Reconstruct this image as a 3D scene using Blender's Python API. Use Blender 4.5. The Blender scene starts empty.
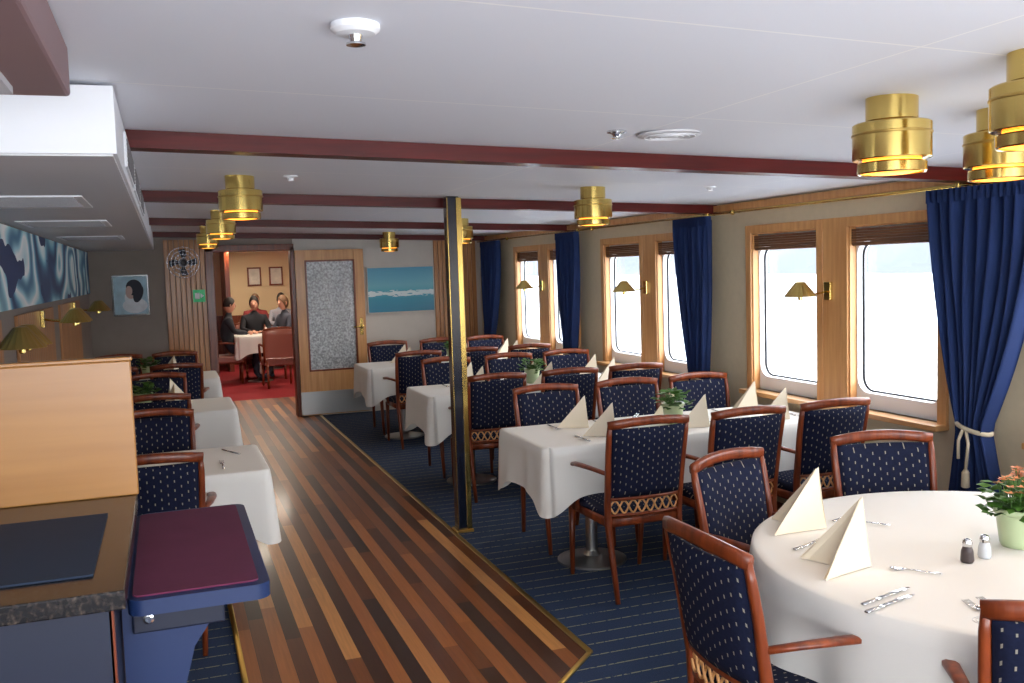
import bpy, bmesh, math, random
from mathutils import Vector, Matrix
random.seed(7)
S=bpy.context.scene
C=bpy.context.collection
def lin(c):
    return tuple(((v/255)/12.92 if v/255<=0.04045 else ((v/255+0.055)/1.055)**2.4) for v in c)+(1,)
# ---------- node helpers
def new_mat(name):
    m=bpy.data.materials.new(name); m.use_nodes=True
    nt=m.node_tree; b=nt.nodes['Principled BSDF']; return m,nt,b
def pr(name,col,rough=.5,metal=0,emit=None,es=0,coat=0,bump=0,bscale=200,var=0,vscale=8,sheen=0):
    m,nt,b=new_mat(name)
    b.inputs['Base Color'].default_value=lin(col); b.inputs['Roughness'].default_value=rough
    b.inputs['Metallic'].default_value=metal
    if coat: b.inputs['Coat Weight'].default_value=coat; b.inputs['Coat Roughness'].default_value=.12
    if sheen: b.inputs['Sheen Weight'].default_value=sheen
    if emit: b.inputs['Emission Color'].default_value=lin(emit); b.inputs['Emission Strength'].default_value=es
    tc=nt.nodes.new('ShaderNodeTexCoord')
    if var:
        n=nt.nodes.new('ShaderNodeTexNoise'); n.inputs['Scale'].default_value=vscale; n.inputs['Detail'].default_value=3
        nt.links.new(tc.outputs['Object'],n.inputs['Vector'])
        mx=nt.nodes.new('ShaderNodeMix'); mx.data_type='RGBA'
        nt.links.new(n.outputs['Fac'],mx.inputs[0])
        mx.inputs[6].default_value=lin([max(0,v*(1-var)) for v in col]); mx.inputs[7].default_value=lin([min(255,v*(1+var)) for v in col])
        nt.links.new(mx.outputs[2],b.inputs['Base Color'])
    if bump:
        n=nt.nodes.new('ShaderNodeTexNoise'); n.inputs['Scale'].default_value=bscale
        nt.links.new(tc.outputs['Object'],n.inputs['Vector'])
        bp=nt.nodes.new('ShaderNodeBump'); bp.inputs['Strength'].default_value=bump; bp.inputs['Distance'].default_value=.002
        nt.links.new(n.outputs['Fac'],bp.inputs['Height']); nt.links.new(bp.outputs[0],b.inputs['Normal'])
    return m
def MT(nt,op,a,b=None,c=None):
    n=nt.nodes.new('ShaderNodeMath'); n.operation=op
    for i,v in enumerate((a,b,c)):
        if v is None: continue
        if isinstance(v,(int,float)): n.inputs[i].default_value=v
        else: nt.links.new(v,n.inputs[i])
    return n.outputs[0]
def MIX(nt,f,a,b):
    n=nt.nodes.new('ShaderNodeMix'); n.data_type='RGBA'
    for i,v in ((0,f),(6,a),(7,b)):
        if isinstance(v,(int,float,tuple)): n.inputs[i].default_value=v
        else: nt.links.new(v,n.inputs[i])
    return n.outputs[2]
def XYZ(nt,kind='Object'):
    tc=nt.nodes.new('ShaderNodeTexCoord'); s=nt.nodes.new('ShaderNodeSeparateXYZ')
    nt.links.new(tc.outputs[kind],s.inputs[0]); return tc.outputs[kind],s.outputs[0],s.outputs[1],s.outputs[2]
def CMB(nt,x,y,z=0.0):
    n=nt.nodes.new('ShaderNodeCombineXYZ')
    for i,v in enumerate((x,y,z)):
        if isinstance(v,(int,float)): n.inputs[i].default_value=v
        else: nt.links.new(v,n.inputs[i])
    return n.outputs[0]
def NOISE(nt,vec,scale,detail=3):
    n=nt.nodes.new('ShaderNodeTexNoise'); n.inputs['Scale'].default_value=scale; n.inputs['Detail'].default_value=detail
    nt.links.new(vec,n.inputs['Vector']); return n.outputs['Fac']
def RAMP(nt,f,stops,const=False):
    n=nt.nodes.new('ShaderNodeValToRGB'); cr=n.color_ramp
    if const: cr.interpolation='CONSTANT'
    while len(cr.elements)<len(stops): cr.elements.new(.5)
    for e,(p,c) in zip(cr.elements,stops): e.position=p; e.color=lin(c)
    nt.links.new(f,n.inputs[0]); return n.outputs[0]
def wood(name,c1,c2,rough=.35,coat=.3,axis=2,sc=1.0,spec=.5):
    m,nt,b=new_mat(name); v,x,y,z=XYZ(nt)
    k=[22*sc,22*sc,22*sc]; k[axis]=1.6*sc
    vec=CMB(nt,MT(nt,'MULTIPLY',x,k[0]),MT(nt,'MULTIPLY',y,k[1]),MT(nt,'MULTIPLY',z,k[2]))
    f=NOISE(nt,vec,1.6,5); col=RAMP(nt,f,[(.3,c1),(.7,c2)])
    nt.links.new(col,b.inputs['Base Color']); b.inputs['Roughness'].default_value=rough; b.inputs['Coat Weight'].default_value=coat
    b.inputs['Coat Roughness'].default_value=.15; b.inputs['Specular IOR Level'].default_value=spec
    return m
def m_planks():
    m,nt,b=new_mat('plank_floor_wood'); v,x,y,z=XYZ(nt)
    W=.072
    xi=MT(nt,'FLOOR',MT(nt,'DIVIDE',x,W))
    w=nt.nodes.new('ShaderNodeTexWhiteNoise'); w.noise_dimensions='1D'; nt.links.new(xi,w.inputs['W'])
    yj=MT(nt,'FLOOR',MT(nt,'ADD',MT(nt,'DIVIDE',y,1.2),MT(nt,'MULTIPLY',w.outputs['Value'],9)))
    w2=nt.nodes.new('ShaderNodeTexWhiteNoise'); w2.noise_dimensions='2D'; nt.links.new(CMB(nt,xi,yj),w2.inputs['Vector'])
    par=MT(nt,'MODULO',MT(nt,'ABSOLUTE',xi),2.0)
    val=MT(nt,'ADD',MT(nt,'MULTIPLY',w2.outputs['Value'],.5),MT(nt,'MULTIPLY',par,.5))
    base=RAMP(nt,val,[(0,(50,24,12)),(.22,(70,35,17)),(.45,(106,56,25)),(.6,(144,82,36)),(.8,(172,104,50)),(1,(204,142,80))])
    g=NOISE(nt,CMB(nt,MT(nt,'MULTIPLY',x,60),MT(nt,'MULTIPLY',y,2.5)),1.5,5)
    g2=MT(nt,'MULTIPLY_ADD',g,.6,.7)
    mm=nt.nodes.new('ShaderNodeVectorMath'); mm.operation='MULTIPLY'
    nt.links.new(base,mm.inputs[0]); nt.links.new(g2,mm.inputs[1])
    fx=MT(nt,'FRACT',MT(nt,'DIVIDE',x,W)); gap=MT(nt,'LESS_THAN',fx,.03)
    col=MIX(nt,gap,mm.outputs[0],lin((34,18,10)))
    nt.links.new(col,b.inputs['Base Color']); b.inputs['Roughness'].default_value=.4; b.inputs['Coat Weight'].default_value=.12; b.inputs['Coat Roughness'].default_value=.12
    b.inputs['Specular IOR Level'].default_value=.35
    return m
def m_carpet(name,c1,c2,cs,per=.115,wd=.07):
    m,nt,b=new_mat(name); v,x,y,z=XYZ(nt)
    f=MT(nt,'FRACT',MT(nt,'DIVIDE',y,per)); st=MT(nt,'LESS_THAN',f,wd)
    dash=MT(nt,'GREATER_THAN',NOISE(nt,v,60,1),.42); st=MT(nt,'MULTIPLY',st,dash)
    base=MIX(nt,NOISE(nt,v,140,3),lin(c1),lin(c2))
    nt.links.new(MIX(nt,st,base,lin(cs)),b.inputs['Base Color']); b.inputs['Roughness'].default_value=.95
    bp=nt.nodes.new('ShaderNodeBump'); bp.inputs['Strength'].default_value=.5; bp.inputs['Distance'].default_value=.004
    nt.links.new(NOISE(nt,v,300,2),bp.inputs['Height']); nt.links.new(bp.outputs[0],b.inputs['Normal'])
    return m
def m_dots():
    m,nt,b=new_mat('navy_dotted_fabric'); v,x,y,z=XYZ(nt)
    vv=MT(nt,'DIVIDE',MT(nt,'ADD',z,y),.034); u=MT(nt,'DIVIDE',x,.028)
    col=MT(nt,'FLOOR',u); sh=MT(nt,'MULTIPLY',MT(nt,'MODULO',MT(nt,'ABSOLUTE',col),2.0),.5)
    fu=MT(nt,'ABSOLUTE',MT(nt,'SUBTRACT',MT(nt,'FRACT',u),.5)); fv=MT(nt,'ABSOLUTE',MT(nt,'SUBTRACT',MT(nt,'FRACT',MT(nt,'ADD',vv,sh)),.5))
    d=MT(nt,'MULTIPLY',MT(nt,'LESS_THAN',fu,.08),MT(nt,'LESS_THAN',fv,.13))
    base=MIX(nt,NOISE(nt,v,90,3),lin((14,18,38)),lin((25,31,57)))
    nt.links.new(MIX(nt,d,base,lin((146,140,126))),b.inputs['Base Color']); b.inputs['Roughness'].default_value=.9; b.inputs['Specular IOR Level'].default_value=.2
    return m
def m_ceiling():
    m,nt,b=new_mat('ceiling_panel_white'); v,x,y,z=XYZ(nt)
    fy=MT(nt,'FRACT',MT(nt,'ADD',y,.28)); ly=MT(nt,'LESS_THAN',fy,.008)
    fx=MT(nt,'FRACT',MT(nt,'DIVIDE',MT(nt,'ADD',x,2.953),1.5233)); lx=MT(nt,'MULTIPLY',MT(nt,'LESS_THAN',fx,.004),MT(nt,'GREATER_THAN',x,1.0))
    l=MT(nt,'MAXIMUM',ly,lx)
    nt.links.new(MIX(nt,l,lin((236,238,245)),lin((252,252,253))),b.inputs['Base Color']); b.inputs['Roughness'].default_value=.6
    return m
def m_mural():
    m,nt,b=new_mat('sea_mural_paint'); v,x,y,z=XYZ(nt)
    vec=CMB(nt,0.0,MT(nt,'MULTIPLY',y,.6),z)
    n1=NOISE(nt,vec,2.4,2)
    w=nt.nodes.new('ShaderNodeTexWave'); w.inputs['Scale'].default_value=.9; w.inputs['Distortion'].default_value=12; w.inputs['Detail'].default_value=1.5; w.inputs['Detail Scale'].default_value=1.3
    nt.links.new(vec,w.inputs['Vector'])
    c=RAMP(nt,w.outputs['Fac'],[(0,(44,72,112)),(.16,(84,144,176)),(.34,(150,206,218)),(.5,(222,240,240)),(.74,(255,255,252)),(.88,(170,218,226)),(1,(76,128,162))])
    nt.links.new(MIX(nt,MT(nt,'GREATER_THAN',n1,.58),c,lin((34,58,104))),b.inputs['Base Color']); b.inputs['Roughness'].default_value=.6
    return m
def m_seascape():
    m,nt,b=new_mat('seascape_paint'); v,x,y,z=XYZ(nt,'Generated')
    base=RAMP(nt,z,[(0,(8,118,150)),(.3,(26,140,168)),(.45,(70,168,186)),(.6,(110,186,200)),(.8,(92,172,196)),(1,(70,150,184))])
    n=NOISE(nt,CMB(nt,MT(nt,'MULTIPLY',x,5),MT(nt,'MULTIPLY',z,16)),1.3,4)
    band=MT(nt,'SUBTRACT',1.0,MT(nt,'MULTIPLY',MT(nt,'ABSOLUTE',MT(nt,'SUBTRACT',z,.42)),5.5))
    f=MT(nt,'GREATER_THAN',MT(nt,'MULTIPLY',n,band),.36)
    nt.links.new(MIX(nt,f,base,lin((216,232,232))),b.inputs['Base Color']); b.inputs['Roughness'].default_value=.35
    return m
def m_frost():
    m,nt,b=new_mat('frosted_glass'); v,x,y,z=XYZ(nt)
    n=NOISE(nt,v,42,3)
    nt.links.new(RAMP(nt,n,[(.34,(140,142,144)),(.5,(172,176,178)),(.66,(208,212,214))]),b.inputs['Base Color'])
    b.inputs['Roughness'].default_value=.15; b.inputs['Coat Weight'].default_value=.6
    bp=nt.nodes.new('ShaderNodeBump'); bp.inputs['Strength'].default_value=.8; bp.inputs['Distance'].default_value=.006
    nt.links.new(n,bp.inputs['Height']); nt.links.new(bp.outputs[0],b.inputs['Normal'])
    return m
def m_granite():
    m,nt,b=new_mat('dark_granite'); v,x,y,z=XYZ(nt)
    nt.links.new(RAMP(nt,NOISE(nt,v,90,4),[(.4,(20,18,20)),(.58,(42,36,34)),(.72,(84,72,62))]),b.inputs['Base Color']); b.inputs['Roughness'].default_value=.25
    return m
def m_glass():
    m=bpy.data.materials.new('window_glass'); m.use_nodes=True; nt=m.node_tree; nt.nodes.clear()
    o=nt.nodes.new('ShaderNodeOutputMaterial'); t=nt.nodes.new('ShaderNodeBsdfTransparent'); g=nt.nodes.new('ShaderNodeBsdfGlossy'); g.inputs['Roughness'].default_value=.02
    mx=nt.nodes.new('ShaderNodeMixShader'); mx.inputs[0].default_value=.05
    nt.links.new(t.outputs[0],mx.inputs[1]); nt.links.new(g.outputs[0],mx.inputs[2]); nt.links.new(mx.outputs[0],o.inputs[0]); return m
def m_person(name,top,bot,zc=.6):
    m,nt,b=new_mat(name); v,x,y,z=XYZ(nt)
    f=MT(nt,'LESS_THAN',z,zc); nt.links.new(MIX(nt,f,lin(top),lin(bot)),b.inputs['Base Color']); b.inputs['Roughness'].default_value=.85; return m
mah=wood('mahogany',(90,36,14),(136,62,27),.38,.2,spec=.4)
beamw=wood('beam_mahogany',(70,10,7),(94,18,12),.42,.12,axis=0,spec=.3)
oak=wood('honey_oak',(196,138,82),(218,164,106),.4,.25)
oaky=wood('honey_oak_sill',(206,150,92),(226,174,116),.35,.4,axis=1)
slatw=wood('slat_oak',(168,112,66),(194,138,86),.45,.2)
birch=wood('birch_ply',(172,116,52),(186,130,62),.4,.2,axis=0,sc=.5)
planks=m_planks(); carpet=m_carpet('navy_striped_carpet',(18,36,64),(36,60,96),(140,140,112)); dots=m_dots()
redcarpet=m_carpet('red_carpet',(130,14,24),(160,26,36),(110,16,20))
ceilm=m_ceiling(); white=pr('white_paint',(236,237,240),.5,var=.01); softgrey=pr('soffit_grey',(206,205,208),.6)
linen=pr('white_linen',(224,221,214),.8,bump=.15,bscale=350,sheen=.1); napk=pr('cream_napkin',(234,222,198),.8,bump=.1)
brass=pr('polished_brass',(222,192,112),.17,1,var=.03); brassd=pr('brass_satin',(200,168,96),.34,1)
steel=pr('brushed_steel',(196,196,194),.3,1,bump=.2,bscale=90); chrome=pr('chrome',(214,214,216),.15,1)
navy=pr('navy_paint',(18,26,50),.5,var=.05); blueedge=pr('blue_laminate',(22,44,88),.5); purple=pr('purple_mat',(100,36,66),.9,bump=.3,var=.08)
matblue=pr('slate_mat',(36,50,70),.9,var=.06,bump=.3); curt=pr('blue_curtain',(20,42,88),.9,var=.12,vscale=5)
granite=m_granite(); beige=pr('beige_wallcover',(214,198,168),.7,var=.03,vscale=20); taupe=pr('taupe_wallcover',(144,132,122),.7,var=.04)
lgrey=pr('light_taupe_wall',(204,197,188),.7,var=.03); black=pr('black_lacquer',(14,20,38),.2,coat=.5); rubber=pr('black_rubber',(24,24,26),.6)
glow=pr('warm_diffuser',(255,180,80),.5,emit=(255,158,52),es=3.2); darkslot=pr('dark_slot',(60,60,64),.8); slotg=pr('grille_slot',(150,148,150),.8)
potm=pr('pale_green_ceramic',(176,192,150),.3,coat=.3); leafm=pr('leaf_green',(62,100,34),.5,var=.35,vscale=30); flow=pr('peach_flower',(228,142,98),.6,var=.2,vscale=60)
soil=pr('soil',(50,36,26),.9); blindm=wood('blind_bamboo',(92,58,36),(130,88,56),.6,0,axis=1); rope=pr('rope_tieback',(200,186,160),.8)
frost=m_frost(); glass=m_glass(); green=pr('exit_green',(20,140,80),.4,emit=(20,140,80),es=.4); saltg=pr('shaker_glass',(200,205,210),.1,coat=.5); salt=pr('dark_shaker',(70,60,60),.3)
skin=pr('skin',(206,150,124),.6); hairm=pr('dark_hair',(34,26,22),.7); hairb=pr('brown_hair',(96,66,40),.7); lip=pr('lips',(150,70,66),.5); eyew=pr('eye_dark',(20,18,18),.3)
pinkl=pr('rose_leather',(140,82,68),.5,coat=.2); cream=pr('cream_wall',(222,196,154),.7); redw=pr('red_wall',(140,50,46),.6); paper=pr('print_paper',(208,200,186),.6,var=.12,vscale=14)
mount=pr('mountain_haze',(70,76,84),.95,var=.12,vscale=.02); sea=pr('sea_water',(160,168,176),.5)
mauve=pr('mauve_steel',(136,108,110),.55)
pskin=pr('portrait_skin',(200,170,160),.6); pbg=pr('portrait_ground',(170,200,214),.6,var=.2,vscale=9); pdk=pr('portrait_dark',(26,30,46),.6); pwh=pr('portrait_white',(226,232,236),.6,var=.08,vscale=20)
# ---------- mesh builder
class MB:
    def __init__(s): s.v=[];s.f=[];s.m=[];s.sm=[];s.mats=[]
    def mi(s,m):
        if m not in s.mats: s.mats.append(m)
        return s.mats.index(m)
    def add(s,vs,fs,m,smooth=False):
        o=len(s.v); s.v+= [tuple(p) for p in vs]; k=s.mi(m)
        for f in fs: s.f.append([i+o for i in f]); s.m.append(k); s.sm.append(smooth)
    def box(s,x0,x1,y0,y1,z0,z1,m,bev=0,M=None):
        bm=bmesh.new(); bmesh.ops.create_cube(bm,size=1)
        for v in bm.verts: v.co=Vector(((x0+x1)/2+v.co.x*(x1-x0),(y0+y1)/2+v.co.y*(y1-y0),(z0+z1)/2+v.co.z*(z1-z0)))
        if bev: bmesh.ops.bevel(bm,geom=bm.edges[:],offset=bev,segments=2,affect='EDGES',profile=.5)
        if M is not None: bmesh.ops.transform(bm,matrix=M,verts=bm.verts)
        bm.verts.index_update(); s.add([v.co.copy() for v in bm.verts],[[v.index for v in f.verts] for f in bm.faces],m); bm.free()
    def sweep(s,pts,ws,hs,side,m,n=8,closed=False,rnd=.75):
        pts=[Vector(p) for p in pts]; N=len(pts); side=Vector(side)
        if not isinstance(ws,(list,tuple)): ws=[ws]*N
        if not isinstance(hs,(list,tuple)): hs=[hs]*N
        vs=[]
        for i,p in enumerate(pts):
            a=pts[(i-1)%N] if (closed or i>0) else p; b=pts[(i+1)%N] if (closed or i<N-1) else p
            T=(b-a).normalized(); Sd=(side-T*side.dot(T)).normalized(); Nn=T.cross(Sd)
            for k in range(n):
                t=2*math.pi*(k+.5)/n; c,q=math.cos(t),math.sin(t)
                e=rnd; cc=math.copysign(abs(c)**e,c); qq=math.copysign(abs(q)**e,q)
                vs.append(p+Sd*(cc*ws[i]/2)+Nn*(qq*hs[i]/2))
        fs=[]
        for i in range(N if closed else N-1):
            j=(i+1)%N
            for k in range(n): fs.append([i*n+k,i*n+(k+1)%n,j*n+(k+1)%n,j*n+k])
        if not closed: fs.append(list(range(n))[::-1]); fs.append([(N-1)*n+k for k in range(n)])
        s.add(vs,fs,m,True)
    def tube(s,pts,r,m,side=(0,0,1),n=8,closed=False): s.sweep(pts,2*r if not isinstance(r,list) else [2*q for q in r],2*r if not isinstance(r,list) else [2*q for q in r],side,m,n,closed,1.0)
    def lathe(s,prof,m,c=(0,0,0),n=28,M=None,smooth=True,caps=True,mats=None):
        L=len(prof); vs=[]
        for r,z in prof:
            for k in range(n):
                t=2*math.pi*k/n; p=Vector((r*math.cos(t),r*math.sin(t),z))
                if M is not None: p=M@p
                vs.append(p+Vector(c))
        for i in range(L-1):
            s.add([vs[q] for q in range(i*n,(i+2)*n)],[[k,(k+1)%n,n+(k+1)%n,n+k] for k in range(n)],(mats[i] if mats else m),smooth)
        if caps:
            s.add(vs[:n],[list(range(n))[::-1]],m); s.add(vs[-n:],[list(range(n))],m if not mats else mats[-1])
    def obj(s,name,loc=(0,0,0),rot=0,parent=None):
        me=bpy.data.meshes.new(name); me.from_pydata(s.v,[],s.f)
        for m in s.mats: me.materials.append(m)
        me.polygons.foreach_set('material_index',s.m); me.polygons.foreach_set('use_smooth',s.sm); me.update()
        o=bpy.data.objects.new(name,me); C.objects.link(o); o.location=loc; o.rotation_euler=(0,0,rot)
        if parent: o.parent=parent
        return o
def inst(name,src,loc,rot=0,sc=1):
    o=bpy.data.objects.new(name,src.data); C.objects.link(o); o.location=loc; o.rotation_euler=(0,0,rot); o.scale=(sc,)*3; return o
def bx(name,x0,x1,y0,y1,z0,z1,m,bev=0):
    b=MB(); b.box(x0,x1,y0,y1,z0,z1,m,bev); return b.obj(name)
# ---------- constants
XW=3.75; YF=11.45; XL=-.8
def cz(x): return 2.212-.03*x
# ---------- floor
bx('floor',-2.2,3.9,-2,YF+.15,-.1,0,carpet)
b=MB(); poly=[(.22,-1.9),(.9,-1.9),(.9,2.95),(1.66,3.71),(1.66,YF+.15),(.22,YF+.15)]
n=len(poly); vs=[(x,y,.0) for x,y in poly]+[(x,y,.006) for x,y in poly]
b.add(vs,[list(range(n,2*n))]+[[i,(i+1)%n,n+(i+1)%n,n+i] for i in range(n)],planks); b.obj('floor_wood_aisle')
b=MB()
b.sweep([(1.66,YF,.006),(1.66,3.71,.006),(.9,2.95,.006)],.03,.012,(1,-.4,0),brassd,rnd=.5)
b.sweep([(.22,YF,.006),(.22,2.0,.006)],.025,.012,(1,0,0),brassd,rnd=.5); b.obj('trim_aisle_edge')
# ---------- ceiling
def slab(name,x0,x1,y0,y1,off,th,m):
    b=MB(); vs=[]
    for dz in (off,off+th):
        for x,y in ((x0,y0),(x1,y0),(x1,y1),(x0,y1)): vs.append((x,y,cz(x)+dz))
    b.add(vs,[[0,3,2,1],[4,5,6,7],[0,1,5,4],[1,2,6,5],[2,3,7,6],[3,0,4,7]],m); return b.obj(name)
slab('ceiling',-2.2,3.92,-2,YF+.15,0,.1,ceilm)
for i,(y,h) in enumerate(((3.6,.062),(6.0,.062),(8.65,.06),(11.2,.06))):
    slab('ceiling_beam',-.1,XW,y-.05,y+.05,-h,h-.001,beamw)
# soffit
b=MB(); b.box(-2.15,-.1,2.72,YF,2.03,2.205,white)
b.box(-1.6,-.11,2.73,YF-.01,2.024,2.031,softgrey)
for y0 in (3.3,4.2,5.1):
    b.box(-.1,-.092,y0,y0+.75,2.06,2.17,white)
    for k in range(7): b.box(-.094,-.088,y0+.04,y0+.71,2.07+.013*k,2.075+.013*k,slotg)
for y0 in (4.0,5.6,7.6):
    b.box(-.72,-.28,y0-.03,y0+.58,2.019,2.025,white)
    for k in range(9): b.box(-.69,-.31,y0+k*.06,y0+k*.06+.014,2.016,2.020,slotg)
b.obj('ceiling_soffit')
b=MB(); b.box(-1.6,-.17,.6,2.3,2.1,2.21,mauve,.008); b.box(-1.5,-.27,.7,2.2,2.085,2.1,softgrey)
b.tube([(-.45,2.12,2.085),(-.45,2.12,2.05),(-.75,2.12,2.05),(-.75,2.12,2.085)],.008,chrome,side=(0,1,0)); b.obj('ceiling_cabinet')
# ---------- right wall
pairs=[.08,2.38,4.68,6.98,9.28]; HW=.345; Z0,Z1=.82,1.88
wins=[p+d for p in pairs for d in (-.485,.485)]
b=MB(); b.box(XW,3.86,-2,YF,0,Z0,beige); b.box(XW,3.86,-2,YF,Z1,2.12,beige)
ys=[-2]+[q for w in wins for q in (w-HW,w+HW)]+[YF]
for i in range(0,len(ys),2): b.box(XW,3.86,ys[i],ys[i+1],Z0,Z1,beige)
b.obj('wall_right')
def rr(hx,hy,r,nc=8,ns=1):
    pts=[]
    for cx,cy,a0 in ((hx-r,hy-r,0),(-hx+r,hy-r,90),(-hx+r,-hy+r,180),(hx-r,-hy+r,270)):
        for k in range(nc+1):
            a=math.radians(a0+90*k/nc); pts.append((cx+r*math.cos(a),cy+r*math.sin(a)))
    return pts
for i,w in enumerate(wins):
    b=MB(); zc=(Z0+Z1)/2; hz=(Z1-Z0)/2
    P=rr(HW-.022,.44,.085); n=len(P); X1=3.785
    out=[]
    for (u,v) in P:
        k=min((HW+.02)/max(abs(u),1e-6),(hz+.02)/max(abs(v+0.0),1e-6)); out.append((u*k,v*k))
    zo=0
    vs=[(X1,w+u,zc+v) for u,v in out]+[(X1,w+u,zc+v+zo) for u,v in P]+[(3.845,w+u*.985,zc+v*.985+zo) for u,v in P]
    b.add(vs,[[q,(q+1)%n,n+(q+1)%n,n+q] for q in range(n)],white)
    b.add(vs,[[n+q,n+(q+1)%n,2*n+(q+1)%n,2*n+q] for q in range(n)],white,True)
    b.tube([(3.825,w+u*.985,zc+v*.985+zo) for u,v in P],.007,rubber,side=(1,0,0),n=6,closed=True)
    b.box(3.835,3.839,w-HW+.02,w+HW-.02,zc-.46,zc+.46,glass)
    b.box(3.74,3.80,w-HW-.0,w-HW+.012,Z0,Z1,oak); b.box(3.74,3.80,w+HW-.012,w+HW,Z0,Z1,oak)
    b.box(3.74,3.80,w-HW,w+HW,Z1-.012,Z1,oak)
    for a in (-1,1): b.box(3.727,3.75,w+a*(HW+.03)-.03,w+a*(HW+.03)+.03,Z0-.02,Z1+.05,oak,.004)
    b.box(3.727,3.75,w-HW,w+HW,Z1-.004,Z1+.05,oak,.004)
    for k in range(6): b.box(3.75,3.77+.003*(k%2),w-HW+.015,w+HW-.015,Z1-.035-.015*k,Z1-.022-.015*k,blindm)
    b.tube([(3.76,w-HW+.02,Z1-.108),(3.76,w+HW-.02,Z1-.108)],.012,blindm,side=(1,0,0))
    b.obj('window_%d'%(i+1))
    l=bpy.data.lights.new('window_portal','AREA'); l.shape='RECTANGLE'; l.size=.95; l.size_y=.66
    l.cycles.is_portal=True
    lo=bpy.data.objects.new('window_portal',l); C.objects.link(lo); lo.location=(3.88,w,zc); lo.rotation_euler=(0,math.pi/2,0)
for i,p in enumerate(pairs):
    b=MB(); b.box(3.73,3.75,p-.485+HW+.055,p+.485-HW-.055,Z0,Z1+.05,oak)
    b.box(3.66,3.80,p-.485-HW-.06,p+.485+HW+.06,Z0-.03,Z0,oaky,.004); b.obj('trim_window_sill')
bx('trim_right_cornice',3.72,3.75,-2,YF,2.045,2.09,oak)
bx('baseboard_right',3.735,3.75,-2,YF,0,.09,mah)
b=MB(); b.tube([(3.69,-1.8,2.03),(3.69,YF-.1,2.03)],.009,brass)
for p in [y for pr_ in pairs for y in (pr_-1.0,pr_+.98)]:
    b.tube([(3.69,p,2.03),(3.75,p,2.03)],.007,brass,side=(0,0,1)); b.lathe([(.004,-.02),(.018,-.01),(.018,.01),(.004,.02)],brass,c=(3.69,p,2.03),n=10)
b.obj('curtain_rail')
def curtain(y0,y1,tie_y,tie_w,seed,tied=True,zb=.42,nf=9):
    rnd=random.Random(seed); b=MB(); NU=90; NV=30; ph=rnd.random()*6
    zt=1.99; ztie=.86; vs=[]
    for j in range(NV+1):
        z=zt+(zb-zt)*j/NV
        if z>ztie: t=(zt-z)/(zt-ztie); s_=t**1.6
        else: s_=1-.35*min(1,(ztie-z)/.4)
        yc=(y0+y1)/2*(1-s_)+tie_y*s_; w=(y1-y0)*(1-s_)+tie_w*s_
        for i in range(NU+1):
            u=i/NU; amp=.028+.012*s_
            x=3.615+amp*math.sin(2*math.pi*nf*u+ph+.5*math.sin(5*u+j*.05))+.008*math.sin(23*u+j*.2)
            vs.append((x,yc+(u-.5)*w+.006*math.sin(9*u+j*.3),z))
    fs=[[j*(NU+1)+i,j*(NU+1)+i+1,(j+1)*(NU+1)+i+1,(j+1)*(NU+1)+i] for j in range(NV) for i in range(NU)]
    b.add(vs,fs,curt,True)
    vs=[]
    for j,z in enumerate((1.95,1.99,2.015)):
        for i in range(NU+1):
            u=i/NU; vs.append((3.61+.03*math.sin(2*math.pi*nf*2*u+ph),y0+(y1-y0)*u,z))
    b.add(vs,[[j*(NU+1)+i,j*(NU+1)+i+1,(j+1)*(NU+1)+i+1,(j+1)*(NU+1)+i] for j in range(2) for i in range(NU)],curt,True)
    if tied:
        ring=[(3.615+.055*math.cos(a),tie_y+(tie_w/2+.01)*math.sin(a),ztie+.02*math.sin(a)) for a in [2*math.pi*k/20 for k in range(20)]]
        b.tube(ring,.011,rope,closed=True)
        b.tube([(3.565,tie_y,ztie),(3.55,tie_y-.03,ztie-.07),(3.555,tie_y-.01,ztie-.2)],.008,rope,side=(1,0,0)); b.tube([(3.56,tie_y+.01,ztie),(3.55,tie_y+.03,ztie-.06),(3.555,tie_y+.035,ztie-.15)],.008,rope,side=(1,0,0))
        b.lathe([(.006,0),(.018,-.02),(.02,-.09),(.012,-.095)],rope,c=(3.555,tie_y-.01,ztie-.19),n=10)
    return b.obj('window_curtain')
curtain(3.12,3.79,3.50,.17,1)
curtain(5.84,6.30,6.0,.2,2)
curtain(8.14,8.60,8.34,.2,3)
curtain(10.35,10.95,10.75,.24,4)
curtain(.9,1.5,1.25,.16,5)
# ---------- left wall
b=MB(); b.box(XL-.1,XL,3.4,YF,0,2.03,taupe); b.obj('wall_left')
b=MB(); b.box(-2.2,XL,3.4,3.5,0,2.03,taupe); b.box(-2.2,-2.1,-2,3.4,0,2.2,taupe); b.obj('wall_left_bar')
b=MB()
for y0,y1 in ((3.55,5.4),(5.9,7.7),(8.2,10.0)):
    for k in range(int((y1-y0)/.09)): b.box(XL,XL+.02,y0+k*.09,y0+k*.09+.078,.8,1.52,slatw,.004)
b.box(XL,XL+.03,3.5,YF-.02,.76,.8,mah); b.obj('trim_left_panelling')
bx('wall_mural_art',XL,XL+.02,3.6,YF-.05,1.56,2.01,m_mural())
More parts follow.
